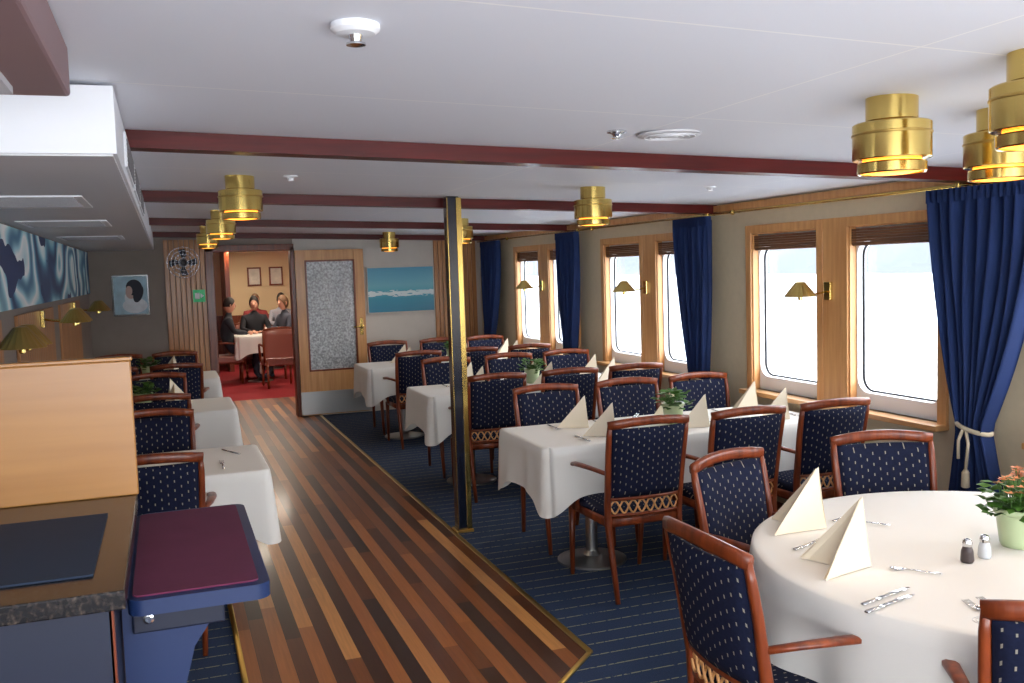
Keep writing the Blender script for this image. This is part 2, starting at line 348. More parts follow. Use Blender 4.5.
# ---------- far wall
b=MB(); b.box(-.9,.5,YF,YF+.14,0,2.24,taupe); b.box(1.43,3.92,YF,YF+.14,0,2.18,lgrey); b.box(.5,1.43,YF,YF+.14,1.99,2.2,taupe); b.obj('wall_far')
b=MB()
for x0,x1 in ((.0,.44),(3.14,3.72)):
    k=0
    while x0+k*.055<x1-.03: b.box(x0+k*.055,x0+k*.055+.05,YF-.022,YF,0.0,2.13,slatw,.005); k+=1
b.obj('trim_far_slats')
b=MB()
b.box(.44,.53,YF-.03,YF+.16,0,2.03,mah,.004); b.box(1.395,1.44,YF-.03,YF+.16,0,2.03,mah,.004); b.box(.44,1.44,YF-.03,YF+.16,1.985,2.06,mah,.004); b.obj('trim_doorway')
b=MB(); x0,x1=1.44,2.25; yA,yB=YF-.075,YF-.035
b.box(x0,x0+.12,yA,yB,.02,1.98,oak,.003); b.box(x1-.12,x1,yA,yB,.02,1.98,oak,.003)
b.box(x0+.12,x1-.12,yA,yB,1.84,1.98,oak); b.box(x0+.12,x1-.12,yA,yB,.02,.56,oak)
b.box(x0+.12,x1-.12,yA+.012,yB-.01,.56,1.84,frost)
for q in ((x0+.11,x0+.13,.55,1.85),(x1-.13,x1-.11,.55,1.85)): b.box(q[0],q[1],yA-.006,yA,q[2],q[3],mah)
b.box(x0+.11,x1-.11,yA-.006,yA,.54,.56,mah); b.box(x0+.11,x1-.11,yA-.006,yA,1.84,1.86,mah)
b.box(x0,x1,yA-.004,yA,.03,.3,steel)
Mr=Matrix.Rotation(math.pi/2,3,'X'); b.lathe([(.03,0),(.03,.01),(.014,.014),(.014,.05)],brass,c=(x1-.055,yA,1.05),M=Mr,n=16); b.tube([(x1-.055,yA-.05,1.05),(x1-.16,yA-.05,1.05)],.01,brass)
b.box(x1-.075,x1-.035,yA-.005,yA,.95,1.15,brass)
b.obj('door_1')
b=MB(); b.box(2.3,3.12,YF-.03,YF,1.2,1.75,m_seascape()); ob=b.obj('seascape_painting')
b=MB()
for a in ((2.29,3.13,1.745,1.757),(2.29,3.13,1.193,1.205),(2.288,2.3,1.193,1.757),(3.12,3.132,1.193,1.757)): b.box(a[0],a[1],YF-.036,YF,a[2],a[3],lgrey)
fr=b.obj('frame',parent=ob)
# portrait
b=MB(); b.box(-.56,-.18,YF-.02,YF,1.3,1.75,black); b.box(-.545,-.195,YF-.024,YF-.02,1.315,1.735,pbg)
def ell(cx,cz_,rx,rz,y,m,a0=0,tilt=0,n=22):
    vs=[]
    for k in range(n):
        a=2*math.pi*k/n; u,v=rx*math.cos(a),rz*math.sin(a); vs.append((cx+u*math.cos(tilt)-v*math.sin(tilt),y,cz_+u*math.sin(tilt)+v*math.cos(tilt)))
    b.add(vs,[list(range(n))],m)
ell(-.33,1.41,.13,.085,YF-.0245,pwh); ell(-.36,1.45,.06,.11,YF-.025,pwh,tilt=.5); ell(-.36,1.57,.06,.085,YF-.0255,pskin,tilt=-.2); ell(-.33,1.61,.085,.09,YF-.026,pdk,tilt=.3); ell(-.29,1.54,.05,.10,YF-.0265,pdk,tilt=-.3); ell(-.385,1.575,.035,.055,YF-.027,pskin)
b.obj('framed_portrait')
b=MB(); b.box(.29,.42,YF-.045,YF-.022,1.42,1.56,green); b.box(.31,.36,YF-.048,YF-.045,1.455,1.525,white); b.add([(.37,YF-.047,1.46),(.37,YF-.047,1.52),(.405,YF-.047,1.49)],[[0,2,1]],white); b.obj('exit_sign')
# wall fan
b=MB(); c=Vector((.2,YF-.3,1.87))
for r in (.17,.13,.09,.05):
    b.tube([c+Vector((r*math.cos(a),-.06*(1-(r/.17)**2),r*math.sin(a))) for a in [2*math.pi*k/28 for k in range(28)]],.003,chrome,side=(0,1,0),n=5,closed=True)
for k in range(20):
    a=2*math.pi*k/20; d=Vector((math.cos(a),0,math.sin(a))); b.tube([c+Vector((0,-.06,0))+d*.03,c+d*.1+Vector((0,-.04,0)),c+d*.17,c+d*.1+Vector((0,.05,0))],.002,chrome,side=(0,1,0),n=4)
for k in range(4):
    a=2*math.pi*k/4; d=Vector((math.cos(a),0,math.sin(a))); e=Vector((-math.sin(a),0,math.cos(a)))
    b.add([c+d*.02,c+d*.14+e*.05+Vector((0,.02,0)),c+d*.15-e*.02,c+d*.08-e*.04-Vector((0,.02,0))],[[0,1,2,3]],darkslot)
b.lathe([(.03,-.05),(.04,0),(.045,.08),(.02,.12)],darkslot,c=c,M=Matrix.Rotation(-math.pi/2,3,'X'),n=16)
b.tube([c+Vector((0,.1,0)),c+Vector((0,.28,-.02))],.014,darkslot,side=(1,0,0)); b.obj('wall_fan')
# ---------- back wall behind camera with openings
b=MB(); b.box(-2.2,3.92,-2.1,-2,0,.7,beige); b.box(-2.2,3.92,-2.1,-2,2.0,2.3,beige)
for x0,x1 in ((-2.2,-1.9),(.5,.9),(3.4,3.92)): b.box(x0,x1,-2.1,-2,.7,2.0,beige)
b.obj('wall_back')
# ---------- second room
bx('floor_second_room',-1.2,4.2,YF+.15,19,-.1,0,redcarpet)
bx('floor_second_threshold',.22,1.8,YF+.15,13.4,0,.004,planks)
bx('ceiling_second_room',-1.2,4.2,YF+.15,19,2.16,2.26,white)
bx('wall_second_left',-1.3,-1.2,YF+.14,19,0,2.2,redw); bx('wall_second_right',4.2,4.3,YF+.14,19,0,2.2,cream); bx('wall_second_far',-1.3,4.3,19,19.1,0,2.2,cream)
b=MB(); b.box(1.0,1.08,17.6,19,0,2.16,mah); b.obj('trim_second_room_post')
for x in (1.62,2.03,2.5):
    b=MB(); b.box(x-.13,x+.13,18.97,19,1.5,1.86,mah); b.box(x-.1,x+.1,18.96,18.97,1.53,1.83,paper); b.obj('framed_print')
b=MB(); b.box(.6,4.1,18.95,19,0,.95,mah); b.obj('trim_second_room_dado')
for x,y in ((1.0,13.2),(1.6,15.8),(1.2,17.6),(3,15)):
    l=bpy.data.lights.new('second_room_light','AREA'); l.shape='DISK'; l.size=.3; l.energy=24; l.color=(1,.87,.70)
    o=bpy.data.objects.new('second_room_light',l); C.objects.link(o); o.location=(x,y,2.13)
# ---------- pole
b=MB(); b.box(1.69,1.775,5.8,5.885,.02,2.16,black,.01); b.box(1.750,1.782,5.792,5.8,.02,2.15,brass,.002); b.box(1.775,1.784,5.794,5.885,.02,2.15,brass,.002); b.box(1.688,1.694,5.794,5.8,.02,2.15,brass,.001); b.box(1.675,1.79,5.78,5.9,0,.02,brassd,.005); b.obj('support_pole')
# ---------- chair
def make_chair():
    b=MB()
    def py(z): 
        K=[(0,-.30),(.40,-.235),(.5,-.24),(.75,-.28),(.92,-.315)]
        for (a,ya),(c,yc) in zip(K,K[1:]):
            if z<=c: return ya+(yc-ya)*(z-a)/(c-a)
        return K[-1][1]
    def bow(x): return -.028*(1-(x/.215)**2)
    for s in (-1,1):
        zs=[0,.2,.40,.5,.62,.75,.85,.905]; xs=[.185,.193,.2,.202,.206,.211,.214,.213]
        b.sweep([(s*x,py(z),z) for x,z in zip(xs,zs)],[.024,.03,.034,.034,.032,.03,.028,.022],[.026,.034,.04,.038,.034,.03,.028,.024],(1,0,0),mah)
        b.sweep([(s*.205,.235,0),(s*.21,.215,.2),(s*.212,.2,.40)],[.022,.03,.038],[.022,.03,.038],(1,0,0),mah)
        b.sweep([(s*.208,-.262,.655),(s*.245,-.17,.668),(s*.262,-.05,.668),(s*.26,.04,.66),(s*.25,.085,.635),(s*.24,.09,.58),(s*.232,.085,.48),(s*.226,.08,.40)],[.024,.034,.042,.044,.036,.028,.026,.03],[.02,.02,.022,.022,.024,.024,.024,.028],(1,.15,0),mah)
        b.sweep([(s*.2,-.235,.4),(s*.212,.2,.4)],.022,.05,(1,0,0),mah)
    xs=[-.222+.0555*k for k in range(9)]
    b.sweep([(x,py(.9)+bow(x),.905+.018*(1-(x/.222)**2)) for x in xs],[.046]*9,[.028]*9,(0,0,1),mah)
    for z,h in ((.522,.02),(.437,.018)): b.sweep([(x*.92,py(z)+bow(x),z) for x in xs],h,.022,(0,0,1),mah)
    b.sweep([(-.21,.2,.4),(.21,.2,.4)],.05,.022,(0,0,1),mah); b.sweep([(-.2,-.235,.4),(.2,-.235,.4)],.05,.022,(0,0,1),mah)
    for s in (-1,1):
        P=[]
        for k in range(49):
            x=-.19+.38*k/48; P.append((x,py(.48)+bow(x)+s*.003*math.cos(math.pi*x/.0475),.4795+s*.032*math.sin(math.pi*x/.0475*1.0)))
        b.sweep(P,.009,.010,(0,1,0),oak,n=6)
    NX,NZ=12,12; vs=[]
    for sd in (-1,1):
        for j in range(NZ+1):
            for i in range(NX+1):
                u=i/NX*2-1; w=j/NZ*2-1; z=.71+w*.178; x=u*(.196+.006*w)
                pil=(max(0,1-u**6)*max(0,1-w**6))**.5
                vs.append((x,py(z)+bow(x)+sd*(.008+.016*pil),z))
    Np=(NX+1)*(NZ+1); fs=[]
    for j in range(NZ):
        for i in range(NX):
            a=j*(NX+1)+i; fs.append([a,a+1,a+NX+2,a+NX+1]); fs.append([Np+a,Np+a+NX+1,Np+a+NX+2,Np+a+1])
    for i in range(NX): fs.append([i,Np+i,Np+i+1,i+1]); a=NZ*(NX+1)+i; fs.append([a,a+1,Np+a+1,Np+a])
    for j in range(NZ): a=j*(NX+1); fs.append([a,a+NX+1,Np+a+NX+1,Np+a]); a+=NX; fs.append([a,Np+a,Np+a+NX+1,a+NX+1])
    b.add(vs,fs,dots,True)
    P=rr(1,1,.22,6); rings=[(.93,.415),(1.0,.425),(1.01,.445),(.97,.463),(.85,.474),(.5,.48)]; vs=[]
    for sc,z in rings:
        for (u,v) in P:
            vs.append((u*sc*(.215+.018*v),v*sc*.225-.005,z))
    n=len(P); fs=[]
    for r in range(len(rings)-1):
        for k in range(n): fs.append([r*n+k,r*n+(k+1)%n,(r+1)*n+(k+1)%n,(r+1)*n+k])
    fs.append([(len(rings)-1)*n+k for k in range(n)]); fs.append(list(range(n))[::-1])
    b.add(vs,fs,dots,True)
    return b
chair0=None
cb=make_chair()
def chair(x,y,rot,jit=.03):
    global chair0
    j=random.uniform(-jit,jit)
    if chair0 is None: chair0=cb.obj('dining_chair',(x,y,0),rot+j); return chair0
    return inst('dining_chair',chair0,(x,y,0),rot+j)
# ---------- tables
def cloth(b,P,ztop,drops,mat,freq=26,amp=.016,seed=0,flare=None):
    rnd=random.Random(seed); n=len(P); ph=rnd.random()*6; ph2=rnd.random()*6
    rings=[(-.03,0,0),(-.004,0,0),(.004,-.005,0)]+[(.008,-.018-k/8.0,k/8.0) for k in range(1,9)]
    vs=[]
    L=[0]
    for i in range(1,n): L.append(L[-1]+math.hypot(P[i][0]-P[i-1][0],P[i][1]-P[i-1][1]))
    tot=L[-1]+math.hypot(P[0][0]-P[-1][0],P[0][1]-P[-1][1]); kf=max(3,round(freq*tot/(2*math.pi)/1.0))
    for (off,dz,t) in rings:
        for i,(x,y,nx,ny) in enumerate(P):
            a=2*math.pi*L[i]/tot
            wv=math.sin(kf*a+ph)+.5*math.sin((kf*.5//1+1)*a+ph2)+.3*math.sin((2*kf+1)*a)
            d=drops[i]; fl=flare[i] if flare else 0
            o=off+(amp*wv+amp*.9+fl)*t
            z=ztop+(dz if t==0 else -.018-d*t)
            vs.append((x+nx*o,y+ny*o,z))
    fs=[[r*n+k,r*n+(k+1)%n,(r+1)*n+(k+1)%n,(r+1)*n+k] for r in range(len(rings)-1) for k in range(n)]
    b.add(vs,[list(range(n))],mat); b.add(vs,fs,mat,True)
def rect_perim(hx,hy,r=.03):
    P=[]; 
    def seg(x0,y0,x1,y1,nx,ny):
        m=max(2,int(math.hypot(x1-x0,y1-y0)/.025))
        for k in range(m): P.append((x0+(x1-x0)*k/m,y0+(y1-y0)*k/m,nx,ny))
    def arc(cx,cy,a0):
        for k in range(7):
            a=math.radians(a0+90*k/6); P.append((cx+r*math.cos(a),cy+r*math.sin(a),math.cos(a),math.sin(a)))
    arc(hx-r,hy-r,0); seg(hx-r,hy,-hx+r,hy,0,1); arc(-hx+r,hy-r,90); seg(-hx,hy-r,-hx,-hy+r,-1,0); arc(-hx+r,-hy+r,180); seg(-hx+r,-hy,hx-r,-hy,0,-1); arc(hx-r,-hy+r,270); seg(hx,-hy+r,hx,hy-r,1,0)
    return P
def pedestal(b,x,y):
    b.lathe([(.2,0),(.2,.012),(.05,.035),(.034,.06),(.034,.70),(.09,.715),(.09,.725)],steel,c=(x,y,0),n=24)
def rect_table(cx,cy,hx,hy,seed,name='dining_table'):
    b=MB(); P=rect_perim(hx,hy); dr=[];fl=[]
    for (x,y,nx,ny) in P:
        dc=math.hypot(hx-abs(x),hy-abs(y)); k=math.exp(-(dc/.13)**2)
        dr.append(.25+.10*k); fl.append(.015*k)
    cloth(b,P,.75,dr,linen,seed=seed,amp=.008,flare=fl,freq=20)
    b.box(-hx+.01,hx-.01,-hy+.01,hy-.01,.722,.742,oak)
    for x in ((-hx+.42,hx-.42) if hx>.7 else (0,)): pedestal(b,x,0)
    return b.obj(name,(cx,cy,0))
TR=[4.92,7.22,9.52]
for i,y in enumerate(TR):
    rect_table(2.72,y,.91,.36,i)
    for x in (2.23,2.81,3.36):
        chair(x,y-.42,0); chair(x+.03,y+.42,math.pi)
TL=[5.12,7.42,9.72]
for i,y in enumerate(TL):
    rect_table(-.15,y,.58,.38,10+i)
    if i<2:
        chair(-.11,y-.42,0,.01); chair(-.11,y+.44,math.pi,.01)
    else:
        for x in (.05,-.49): chair(x,y-.42,0,.01); chair(x,y+.44,math.pi,.01)
# round table
RC=(2.49,2.26); R=.8
b=MB(); n=220; P=[(R*math.cos(2*math.pi*k/n),R*math.sin(2*math.pi*k/n),math.cos(2*math.pi*k/n),math.sin(2*math.pi*k/n)) for k in range(n)]
cloth(b,P,.75,[.27+.05*math.sin(4*2*math.pi*k/n+.6) for k in range(n)],linen,seed=5,amp=.024,freq=13)
b.lathe([(.78,.722),(.78,.742)],oak,n=60); b.lathe([(.33,0),(.33,.015),(.07,.05),(.045,.08),(.045,.70),(.12,.715),(.12,.722)],steel)
for r in (.028,.02):
    b.tube([(-.55+r*math.cos(a),-.42+r*math.sin(a),.7505) for a in [2*math.pi*k/24 for k in range(24)]],.0008,steel,closed=True,n=4)
b.obj('round_dining_table',(RC[0],RC[1],0))
def face(x,y): return math.atan2(-(RC[0]-x),(RC[1]-y))
chair(1.71,2.31,-math.pi/2,0)
chair(2.17,2.93,math.atan2(-.34,-.94),0)
chair(2.78,2.98,face(2.80,3.0)+.1,0)
chair(2.04,1.69,face(2.04,1.66)-.05,0)
chair(3.22,2.5,face(3.2,2.5)); chair(2.85,1.52,face(2.85,1.52))
# ---------- table things
def make_napkin():
    b=MB(); H=.19
    A=(0,-.062,H); F=(0,-.085,0); Lp=(-.10,.075,0); Rp=(.10,.075,0)
    def tri(a,bq,c,bulge):
        a,bq,c=Vector(a),Vector(bq),Vector(c); nn=(bq-a).cross(c-a).normalized(); N=6; vs=[];idx={}
        for i in range(N+1):
            for j in range(N+1-i):
                u,v=i/N,j/N; w=1-u-v; idx[(i,j)]=len(vs); vs.append(a*w+bq*u+c*v+nn*bulge*4*(u*w+v*w+u*v)/1.5)
        fs=[]
        for i in range(N):
            for j in range(N-i):
                fs.append([idx[(i,j)],idx[(i+1,j)],idx[(i,j+1)]])
                if j<N-i-1: fs.append([idx[(i+1,j)],idx[(i+1,j+1)],idx[(i,j+1)]])
        b.add(vs,fs,napk,True)
    tri(A,F,Lp,.004); tri(A,Rp,F,.004)
    tri((0,-.055,H-.004),(0,-.072,.0),(-.086,.075,0),-.002); tri((0,-.055,H-.004),(.086,.075,0),(0,-.072,.0),-.002)
    tri((0,-.056,H-.02),(-.09,.07,0),(0,.0,0),.003); tri((0,-.056,H-.02),(0,.0,0),(.09,.07,0),.003)
    return b
nap0=None
nb=make_napkin()
def napkin(x,y,rot,sc=1):
    global nap0
    if nap0 is None:
        nap0=nb.obj('folded_napkin',(x,y,.7525),rot); nap0.scale=(sc,)*3; return
    o=inst('folded_napkin',nap0,(x,y,.7525),rot,sc)
def make_knife():
    b=MB(); b.sweep([(0,-.1,.004),(0,-.04,.004),(0,0,.004)],[.014,.016,.012],[.006,.006,.005],(1,0,0),chrome)
    b.sweep([(0,0,.004),(0,.05,.004),(.002,.09,.004),(.005,.115,.004)],[.012,.019,.018,.004],[.003,.0025,.002,.002],(1,0,0),chrome); return b
def make_fork():
    b=MB(); b.sweep([(0,-.1,.004),(0,-.04,.004),(0,.02,.006)],[.015,.012,.007],[.004,.004,.004],(1,0,0),chrome)
    b.sweep([(0,.02,.006),(0,.035,.004),(0,.055,.004)],[.008,.022,.024],[.003]*3,(1,0,0),chrome)
    for k in range(4): x=-.0095+.0063*k; b.sweep([(x,.052,.004),(x,.08,.005),(x,.1,.008)],[.0035,.003,.002],[.0025]*3,(1,0,0),chrome,n=5)
    return b
def make_spoon():
    b=MB(); b.sweep([(0,-.08,.004),(0,-.02,.004),(0,.02,.005)],[.012,.009,.006],.003,(1,0,0),chrome)
    b.sweep([(0,.02,.005),(0,.035,.0035),(0,.05,.003),(0,.065,.0045)],[.007,.026,.028,.006],.0035,(1,0,0),chrome); return b
proto={}
def put(kind,fn,x,y,rot,z=.7515):
    if kind not in proto: proto[kind]=fn().obj(kind,(x,y,z),rot)
    else: inst(kind,proto[kind],(x,y,z),rot)
for t,y in enumerate(TR):
    for x in (2.25,2.82,3.38):
        for s in (-1,1):
            napkin(x+random.uniform(-.02,.02),y+s*.17,random.uniform(.3,1.4),1.0)
            if t<2:
                put('table_knife',make_knife,x+s*.15,y+s*.2,0 if s<0 else math.pi); put('table_fork',make_fork,x-s*.15,y+s*.2,0 if s<0 else math.pi)
for t,y in enumerate(TL):
    for s in (-1,1):
        if t==0: continue
        napkin(.02,y+s*.18,random.uniform(-.5,.5),1.05); napkin(-.42,y+s*.18,random.uniform(-.5,.5),.95)
put('table_fork',make_fork,.22,4.95,0); put('table_knife',make_knife,.28,5.3,.4)
napkin(1.89,2.34,1.25,1.15); napkin(2.05,2.76,1.0,1.15); napkin(2.2,1.72,2.6,1.1)
put('table_knife',make_knife,1.83,2.08,-1.3); put('table_knife',make_knife,1.80,2.03,-1.3); put('table_knife',make_knife,1.97,2.58,-1.2)
put('table_fork',make_fork,1.98,1.86,-.15); put('table_fork',make_fork,2.03,1.86,-.15)
put('table_spoon',make_spoon,2.06,2.22,.7); put('table_fork',make_fork,2.30,2.80,-1.2); put('table_spoon',make_spoon,2.3,2.70,.6)
def shaker(x,y,m):
    b=MB(); b.lathe([(.017,0),(.02,.006),(.018,.035),(.013,.05)],m,n=16); b.lathe([(.014,.05),(.015,.06),(.012,.07),(.004,.074)],chrome,n=16); return b.obj('salt_shaker' if m is saltg else 'pepper_shaker',(x,y,.7515))
shaker(2.27,2.22,salt); shaker(2.35,2.23,saltg)
for y in TR: shaker(2.5,y-.05,saltg); shaker(2.55,y+.02,salt)
def plant(x,y,z,sc,flowers,seed):
    rnd=random.Random(seed); b=MB()
    b.lathe([(.045,0),(.05,.01),(.062,.1),(.068,.105),(.068,.12),(.06,.12),(.055,.1)],potm,n=24,caps=True); b.lathe([(.057,.1),(.001,.108)],soil,n=16,caps=False)
    for k in range(110 if flowers else 80):
        a=rnd.uniform(0,6.28); rr_=rnd.uniform(.02,.11); zz=rnd.uniform(.11,.20)-.35*max(0,rr_-.06)
        c=Vector((rr_*math.cos(a),rr_*math.sin(a),zz)); d=Vector((math.cos(a),math.sin(a),rnd.uniform(-.2,.6))).normalized(); s_=Vector((-math.sin(a),math.cos(a),rnd.uniform(-.4,.4))).normalized(); up=d.cross(s_)
        l=rnd.uniform(.035,.06); w=l*.38
        vs=[c-d*l*.5,c-d*.1*l+s_*w-up*.004,c+d*.25*l+s_*w*.8,c+d*l*.55-up*.006,c+d*.25*l-s_*w*.8,c-d*.1*l-s_*w-up*.004,c+up*.004]
        b.add(vs,[[0,1,6],[1,2,6],[2,3,6],[3,4,6],[4,5,6],[5,0,6]],leafm,True)
        if k%6==0: b.tube([(0,0,.1),c*.6+Vector((0,0,.05)),c],.0015,leafm,n=4,side=(1,0,.1))
    if flowers:
        for k in range(44):
            a=rnd.uniform(0,6.28); r_=rnd.uniform(0,.1); c=Vector((r_*math.cos(a),r_*math.sin(a),.225-.5*r_+rnd.uniform(-.01,.02)))
            for q in range(4):
                t=a+q*math.pi/2; d=Vector((math.cos(t),math.sin(t),.3)); e=Vector((-math.sin(t),math.cos(t),0)); b.add([c,c+d*.008+e*.006,c+d*.017,c+d*.008-e*.006],[[0,1,2,3]],flow)
            b.tube([c-Vector((c.x*.5,c.y*.5,.09)),c],.0014,leafm,n=4,side=(1,0,.1))
    o=b.obj('potted_kalanchoe' if flowers else 'potted_plant',(x,y,z)); o.scale=(sc,)*3; return o
plant(2.54,2.28,.7515,1.05,True,1)
for i,y in enumerate(TR): plant(2.78,y+.0,.7515,1.0,False,3+i)
for i,y in enumerate(TL):
    if i: plant(-.2,y,.7515,1.0,False,9+i)
# ---------- brass ceiling lamps
def make_lamp():
    b=MB()
    b.lathe([(.072,.02),(.072,-.058),(.06,-.06),(.06,-.064),(.104,-.066),(.109,-.070),(.109,-.168),(.106,-.171),(.08,-.172),(.08,-.177),(.092,-.178),(.096,-.182),(.096,-.207),(.093,-.211),(.088,-.209),(.086,-.18)],brass,n=40,caps=False)
    b.lathe([(.087,-.205),(.05,-.212),(.0005,-.214)],glow,n=24,caps=False)
    b.lathe([(.081,-.1725),(.081,-.1765)],glow,n=40,caps=False)
    b.lathe([(.1095,-.094),(.1112,-.096),(.1112,-.1),(.1095,-.102)],brassd,n=40,caps=False)
    return b
lamps=[(2.0,2.24),(2.46,2.28),(1.92,1.67),(.38,5.0),(2.33,5.0),(.42,7.55),(2.45,8.0),(.42,9.9),(2.4,10.6)]
l0=None
for x,y in lamps:
    if l0 is None: l0=make_lamp().obj('brass_ceiling_lamp',(x,y,cz(x)-.005)); o=l0
    else: o=inst('brass_ceiling_lamp',l0,(x,y,cz(x)-.005))
    l=bpy.data.lights.new('lamp_bulb','SPOT'); l.energy=7.0; l.color=(1,.78,.52); l.shadow_soft_size=.05; l.spot_size=math.radians(140); l.spot_blend=.6
    q=bpy.data.objects.new('lamp_bulb',l); C.objects.link(q); q.parent=o; q.location=(0,0,-.27)
# ---------- sconces
def sconce(x,y,z,sx,double=False):
    b=MB(); L=.2
    b.box(-.01 if sx>0 else -.012,.012 if sx>0 else .01,-.03,.03,-.055,.055,brass,.004)
    for s in ((-1,1) if double else (1,)):
        yo=.0 if not double else s*.1
        b.tube([(0,yo*.2,0),(sx*.06,yo*.5,-.012),(sx*.15,yo,-.02),(sx*L,yo,.0)],.006,brass,side=(0,1,0))
        b.lathe([(.014,0),(.014,-.045),(.008,-.05)],brass,c=(sx*L,yo,.0),n=12)
        ns=20; vs=[]
        for r,zz in ((.026,.06),(.058,.02),(.092,-.025),(.090,-.027)):
            for k in range(ns*2):
                a=math.pi*k/ns; rr_=r*(1+(.04 if k%2 else 0)); vs.append((sx*L+rr_*math.cos(a),yo+rr_*math.sin(a),zz))
        n=ns*2; b.add(vs,[[i*n+k,i*n+(k+1)%n,(i+1)*n+(k+1)%n,(i+1)*n+k] for i in range(3) for k in range(n)],brassd)
        b.lathe([(.026,.06),(.001,.064)],brassd,c=(sx*L,yo,0),n=16,caps=False)
    return b.obj('wall_sconce',(x,y,z))
for p in pairs[1:]: sconce(3.722,p+.02,1.50,-1)
for y in (4.45,6.9,9.2): sconce(-.768,y,1.46,1,True)
# ---------- ceiling fixtures
b=MB(); b.lathe([(.05,0),(.05,-.012),(.04,-.02),(.016,-.022)],white); b.lathe([(.015,-.022),(.012,-.035),(.02,-.038),(.02,-.042),(.004,-.046)],chrome,n=14); b.obj('ceiling_sprinkler',(.39,1.95,cz(.39)))
b=MB(); b.lathe([(.115,0),(.115,-.006),(.1,-.01),(.02,-.012)],softgrey,n=36); 
for r in (.03,.05,.07,.09): b.tube([(r*math.cos(a),r*math.sin(a),-.012) for a in [2*math.pi*k/30 for k in range(30)]],.002,white,closed=True,n=5)
b.obj('ceiling_speaker',(1.73,3.05,cz(1.73)))
for x,y in ((1.52,3.05),(.62,4.9),(2.95,4.75)):
    b=MB(); b.lathe([(.035,0),(.035,-.006),(.016,-.012),(.012,-.022),(.02,-.026),(.004,-.03)],chrome if x>1.5 and x<2 else white,n=18); b.obj('smoke_detector',(x,y,cz(x)))
# ---------- bar counter
b=MB(); b.box(-1.9,-.16,2.33,3.3,0,.955,navy); b.box(-1.92,-.125,2.28,3.33,.955,1.0,granite,.004)
b.box(-.165,-.155,2.33,2.36,0,.95,mah)
b.box(-1.3,-.2,2.42,3.05,1.0,1.006,matblue,.002)
b.box(-1.92,-.12,3.295,3.33,1.0,1.44,birch,.004)
b.box(-1.92,-.115,3.29,3.335,1.44,1.452,birch,.003); b.obj('bar_counter')
b=MB()
P=rr(.175,.47,.04,6); n=len(P); cxs,cys=.04,2.97
vs=[(cxs+u,cys+v,z) for z in (.86,.9) for u,v in P]
b.add(vs,[list(range(n))[::-1],[n+k for k in range(n)]],blueedge); b.add(vs,[[k,(k+1)%n,n+(k+1)%n,n+k] for k in range(n)],blueedge,True)
P=rr(.155,.44,.02,4); n=len(P); vs=[(cxs+u-.008,cys+v,z) for z in (.9,.905) for u,v in P]
b.add(vs,[[n+k for k in range(n)]]+[[k,(k+1)%n,n+(k+1)%n,n+k] for k in range(n)],purple)
for y in (2.62,3.3):
    vs=[(-.155,y,.35),(-.155,y,.86),(.12,y,.86),(.02,y,.72),(-.08,y,.35),(-.155,y+.04,.35),(-.155,y+.04,.86),(.12,y+.04,.86),(.02,y+.04,.72),(-.08,y+.04,.35)]
    b.add(vs,[[0,1,2,3,4],[9,8,7,6,5]]+[[k,5+k,5+(k+1)%5,(k+1)%5] for k in range(5)],blueedge)
b.box(-.13,.1,2.6,3.3,.78,.86,navy,.005)
b.lathe([(.014,0),(.014,.01),(.008,.012)],chrome,c=(-.09,2.6,.82),M=Matrix.Rotation(math.pi/2,3,'X'),n=14)
b.obj('side_shelf')
# ---------- second room furniture and people
rect_table(1.36,15.75,.37,.34,31)
rect_table(1.75,17.75,.5,.34,32)
def lounge_chair(x,y,rot):
    b=MB(); b.box(-.24,.24,-.22,.24,.33,.45,pinkl,.03)
    for s in (-1,1):
        b.sweep([(s*.21,.2,0),(s*.21,.2,.38)],.035,.035,(1,0,0),mah); b.sweep([(s*.2,-.26,0),(s*.2,-.22,.4)],.035,.035,(1,0,0),mah)
        b.sweep([(s*.25,-.24,.64),(s*.27,-.05,.66),(s*.26,.14,.64),(s*.25,.18,.55),(s*.24,.17,.38)],.035,.03,(1,.1,0),mah)
        b.sweep([(s*.235,-.22,.4),(s*.25,-.28,.66),(s*.25,-.31,.88)],.035,.035,(1,0,0),mah)
    b.sweep([(-.25,-.31,.88),(-.12,-.35,.905),(0,-.36,.91),(.12,-.35,.905),(.25,-.31,.88)],.04,.035,(0,0,1),mah)
    vs=[];
    for sd in (0,1):
        for j in range(7):
            for i in range(9):
                u=i/8*2-1; z=.46+.41*j/6+(.03*(1-u*u) if j==6 else 0); vs.append((u*.235,-.22-.07*j/6-.04*(1-u*u)-sd*.05,z))
    N=63; fs=[]
    for j in range(6):
        for i in range(8): a=j*9+i; fs+= [[a,a+1,a+10,a+9],[N+a,N+a+9,N+a+10,N+a+1]]
    for i in range(8): fs+= [[54+i,55+i,N+55+i,N+54+i]]
    for j in range(6): fs+= [[j*9,j*9+9,N+j*9+9,N+j*9],[j*9+8,N+j*9+8,N+j*9+17,j*9+17]]
    b.add(vs,fs,pinkl,True); return b.obj('lounge_chair',(x,y,0),rot)
lounge_chair(1.56,14.85,.05); lounge_chair(2.6,15.5,.2)
bpy.context.view_layer.update()
